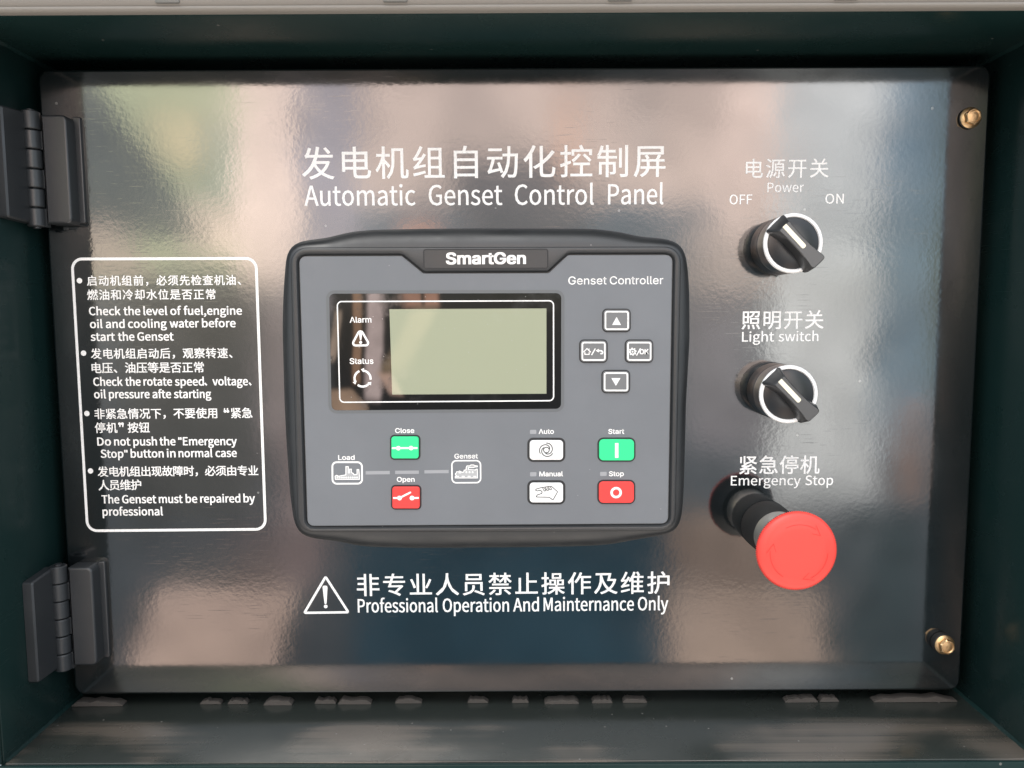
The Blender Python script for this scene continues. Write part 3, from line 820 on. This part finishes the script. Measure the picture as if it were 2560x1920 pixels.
# mode keys
b, q = button(zb(484, 386, 874, 634, zF), M['white'], 'white key with grey swirl', .0012, .0030)
bm = bmesh.new(); c0 = Vector(PFx(679, 508)); s_ = MM/20.3*1.02
line(bm, [tuple(c0+Vector((math.cos(2*math.pi*k/28), math.sin(2*math.pi*k/28)))*1.42*MM) for k in range(28)], .5*MM, SK, closed=True)
for k in range(3):
    a0 = math.radians(12+120*k)
    arc = []
    for i in range(22):
        t = i/21; a = a0+math.radians(200)*t; r = (1.62+1.95*min(1, t*1.15)**.8)*MM
        arc.append(tuple(c0+Vector((math.cos(a), math.sin(a)))*r))
    line(bm, arc, .52*MM, SK)
sym(b, bm, 'icon')
b, q = button(zb(484, 821, 874, 1069, zF), M['white'], 'white key with line drawing of a hand', .0012, .0030)
hand = [(746, 1018), (794, 934), (728, 877), (690, 882), (664, 886), (618, 894), (572, 908), (568, 920), (584, 926), (616, 920), (634, 930), (634, 950), (612, 958), (588, 966), (574, 982), (580, 988), (706, 990)]
bm = bmesh.new(); line(bm, fillet([PFx(*p) for p in hand], .00035, 3), .42*MM, SK, closed=True)
for x, y in ((640, 892), (668, 886), (698, 880)):
    line(bm, [PFx(x, y), PFx(x+16, y+34), PFx(x+30, y+34), PFx(x+32, y+22), PFx(x+18, y+4)], .38*MM, SK)
sym(b, bm, 'icon')
b, q = button(zb(1202, 384, 1592, 632, zF), M['green'], 'green start key', .0008, .0030)
bm = bmesh.new(); line(bm, [PFx(1397, 437), PFx(1397, 588)], 1.75*MM, SK); sym(b, bm)
b, q = button(zb(1200, 816, 1590, 1065, zF), M['red'], 'red stop key', .0008, .0030)
bm = bmesh.new(); c0 = Vector(PFx(1391, 943)); line(bm, [tuple(c0+Vector((math.cos(2*math.pi*k/40), math.sin(2*math.pi*k/40)))*2.3*MM) for k in range(40)], 1.25*MM, SK, closed=True); sym(b, bm)

# ------------------------------------------------------------------ selector switches
def selector(label):
    c = P(1984, 608, .022)
    t = empty('selector_switch', (c.x, 0, c.y), label, 'switch', 'black selector switches right of the controller')
    obj('collar', lathe(bmesh.new(), c, [(.0140, .0001), (.0143, .0006), (.0143, .0108), (.0139, .0112)]), M['black'], t)
    obj('bezel', lathe(bmesh.new(), c, [(.0136, .0112), (.0143, .0116), (.0144, .0205), (.0143, .0212)], cap1=True), M['bezel'], t)
    bm = bmesh.new()
    lathe(bm, c, [(.0144, .0206), (.01445, .0212), (.0142, .0219), (.0139, .0222), (.0128, .0221), (.0124, .0213)], cap0=False, cap1=False)
    obj('chrome_ring', bm, M['ring'], t)
    obj('dial', lathe(bmesh.new(), c, [(.0124, .0205), (.0124, .0214), (.0119, .0217), (.004, .0215)]), M['black'], t)
    A_ = Vector((math.cos(math.radians(-45.5)), math.sin(math.radians(-45.5)))); B_ = Vector((-A_.y, A_.x))
    def loc(a, b): q = c + A_*a*MM + B_*b*MM; return (q.x, q.y)
    def ring(half, m=5):                                          # smooth closed outline from one half, mirrored
        pts = [Vector(p) for p in half] + [Vector((a, -b)) for a, b in reversed(half)]
        out = []; k = len(pts)
        for i in range(k):
            p0, p1, p2, p3 = pts[i-1], pts[i], pts[(i+1) % k], pts[(i+2) % k]
            for q in range(m):
                t_ = q/m
                v = .5*((2*p1)+(p2-p0)*t_+(2*p0-5*p1+4*p2-p3)*t_*t_+(3*p1-p0-3*p2+p3)*t_**3)
                out.append(loc(v.x, v.y))
        return out
    lower = ring([(-13.6, -2.2), (-13.2, -5.6), (-9.5, -5.0), (-4.5, -3.7), (0, -3.4), (4.5, -3.7), (9.5, -5.0), (13.4, -5.9), (14.9, -4.6), (15.1, -2.2)])
    upper = ring([(-10.8, -1.6), (-10.4, -3.2), (-8, -3.2), (-4.5, -3.0), (0, -2.95), (4.5, -3.1), (9.5, -3.6), (12.6, -4.0), (14.0, -3.5), (14.3, -1.7)])
    bm = bmesh.new()
    loft(bm, [at(lower, .0208), at(lower, .0226), [(p[0], p[1], .0290) for p in upper], at(offset(upper, -.0004), .0295)], cap0=True)
    lv = obj('lever', bm, M['lever'], t, smooth=30)
    st = fillet([loc(-10.6, -1.0), loc(3.8, -1.15), loc(3.8, 1.25), loc(-10.6, 1.3)], [.0002, .0009, .0009, .0002], 5)
    obj('pointer_stripe', slab(bmesh.new(), st, .0290, .02965, .0001, 1), M['stripe'], lv)
    return t, c
s1, c1 = selector('black power selector switch with chrome ring and cream stripe under OFF and ON lettering')
s2 = tree_copy(s1); c2 = P(1972.5, 986.3, .022); s2.location = (c2.x, 0, c2.y)
s2['label'] = 'black light selector switch with chrome ring and cream stripe above the red mushroom button'

# ------------------------------------------------------------------ emergency stop
ce = P(1947, 1340, .020)
es = empty('emergency_stop_button', (ce.x, 0, ce.y), 'red mushroom emergency stop button on a black and steel stem', 'emergency stop')
obj('collar', lathe(bmesh.new(), ce, [(.0131, .0001), (.0133, .0006), (.0128, .0180), (.0124, .0187)]), M['rubber'], es)
obj('neck', lathe(bmesh.new(), ce, [(.0119, .0187), (.0124, .0191), (.0124, .0300), (.0112, .0330), (.0105, .0370)]), M['steel'], es)
bm = bmesh.new(); n = 240; R0 = .0189
def kn(prof):
    lps = []
    for r, h, a in prof:
        lps.append([(ce.x+(r+a*(1 if k % 2 else -1))*math.cos(2*math.pi*k/n), ce.y+(r+a*(1 if k % 2 else -1))*math.sin(2*math.pi*k/n), h) for k in range(n)])
    return lps
loft(bm, kn([(R0-.0007, .0427, 0), (R0-.0003, .0429, .00015), (R0, .0433, .00022), (R0-.0001, .0447, .00020), (R0-.0006, .0455, .00006),
             (R0-.0018, .0464, 0), (R0-.0034, .0468, 0), (R0-.0042, .0469, 0), (R0-.0052, .0473, 0), (.0110, .0475, 0), (.0060, .0475, 0), (.002, .0475, 0)]), cap0=True)
cap = obj('mushroom_cap', bm, M['cap'], es, smooth=50)
obj('cap_base', lathe(bmesh.new(), ce, [(.0095, .0350), (.0135, .0350), (R0-.0022, .0400), (R0-.0004, .0422), (R0-.0007, .0428)]), M['black'], es)
bm = bmesh.new(); hE = .0475
def earc(a0, a1, r, N=16): return [(ce.x+r*math.cos(math.radians(a0+(a1-a0)*i/N)), ce.y+r*math.sin(math.radians(a0+(a1-a0)*i/N))) for i in range(N+1)]
for k in range(3):
    b0 = 118-120*k
    line(bm, earc(b0, b0-62,   .0135), .2*MM, hE+.00002)
    p1 = earc(b0-62, b0-62, .0135)[0]; p2 = earc(b0-58, b0-58, .0152)[0]; p3 = earc(b0-78, b0-78, .0128)[0]; p4 = earc(b0-60, b0-60, .0108)[0]
    line(bm, [p2, p3, p4], .2*MM, hE+.00002)
obj('arrow_engraving', bm, M['engrave'], cap, smooth=0)

# ------------------------------------------------------------------ bolts
def bolt(u, v, d, label, spacer):
    c = P(u, v, d)
    t = empty('bolt', (c.x, 0, c.y), label, 'bolt', 'yellow zinc bolts at the right edge of the door')
    hs = .0040 if spacer else .0009
    obj('rubber_spacer', lathe(bmesh.new(), c, [(.0050, .0001), (.0053, .0004), (.0053, hs-.0003), (.0050, hs)], 40), M['rubber'], t)
    z = hs+.0001
    obj('washer', lathe(bmesh.new(), c, [(.0049, z), (.0052, z+.0003), (.0052, z+.0007), (.0048, z+.0011), (.0037, z+.0015)], 48), M['brass'], t)
    bm = bmesh.new(); z += .0014; a0 = .35
    def hexl(r, f=0):                                            # hexagon blended towards a circle
        out = []
        for k in range(72):
            t_ = 2*math.pi*k/72; tt = (t_+a0) % (math.pi/3)-math.pi/6
            rr = r*math.cos(math.pi/6)/math.cos(tt); rr = rr*(1-f)+r*.88*f
            out.append((c.x+rr*math.cos(t_), c.y+rr*math.sin(t_)))
        return out
    h = .0026
    loft(bm, [at(hexl(.0042), z-.0004), at(hexl(.0042), z+h-.0007), at(hexl(.0039, .75), z+h-.0001), at(hexl(.0034, 1), z+h), at(hexl(.0030, 1), z+h-.0005), at(hexl(.0012, 1), z+h-.0003)], cap0=True)
    obj('hex_head', bm, M['brass'], t, smooth=25)
bolt(2425, 295, .001, 'yellow zinc hex bolt in the top right corner of the door', False)
bolt(2360, 1611, .004, 'yellow zinc hex bolt with black rubber spacer in the bottom right corner of the door', True)
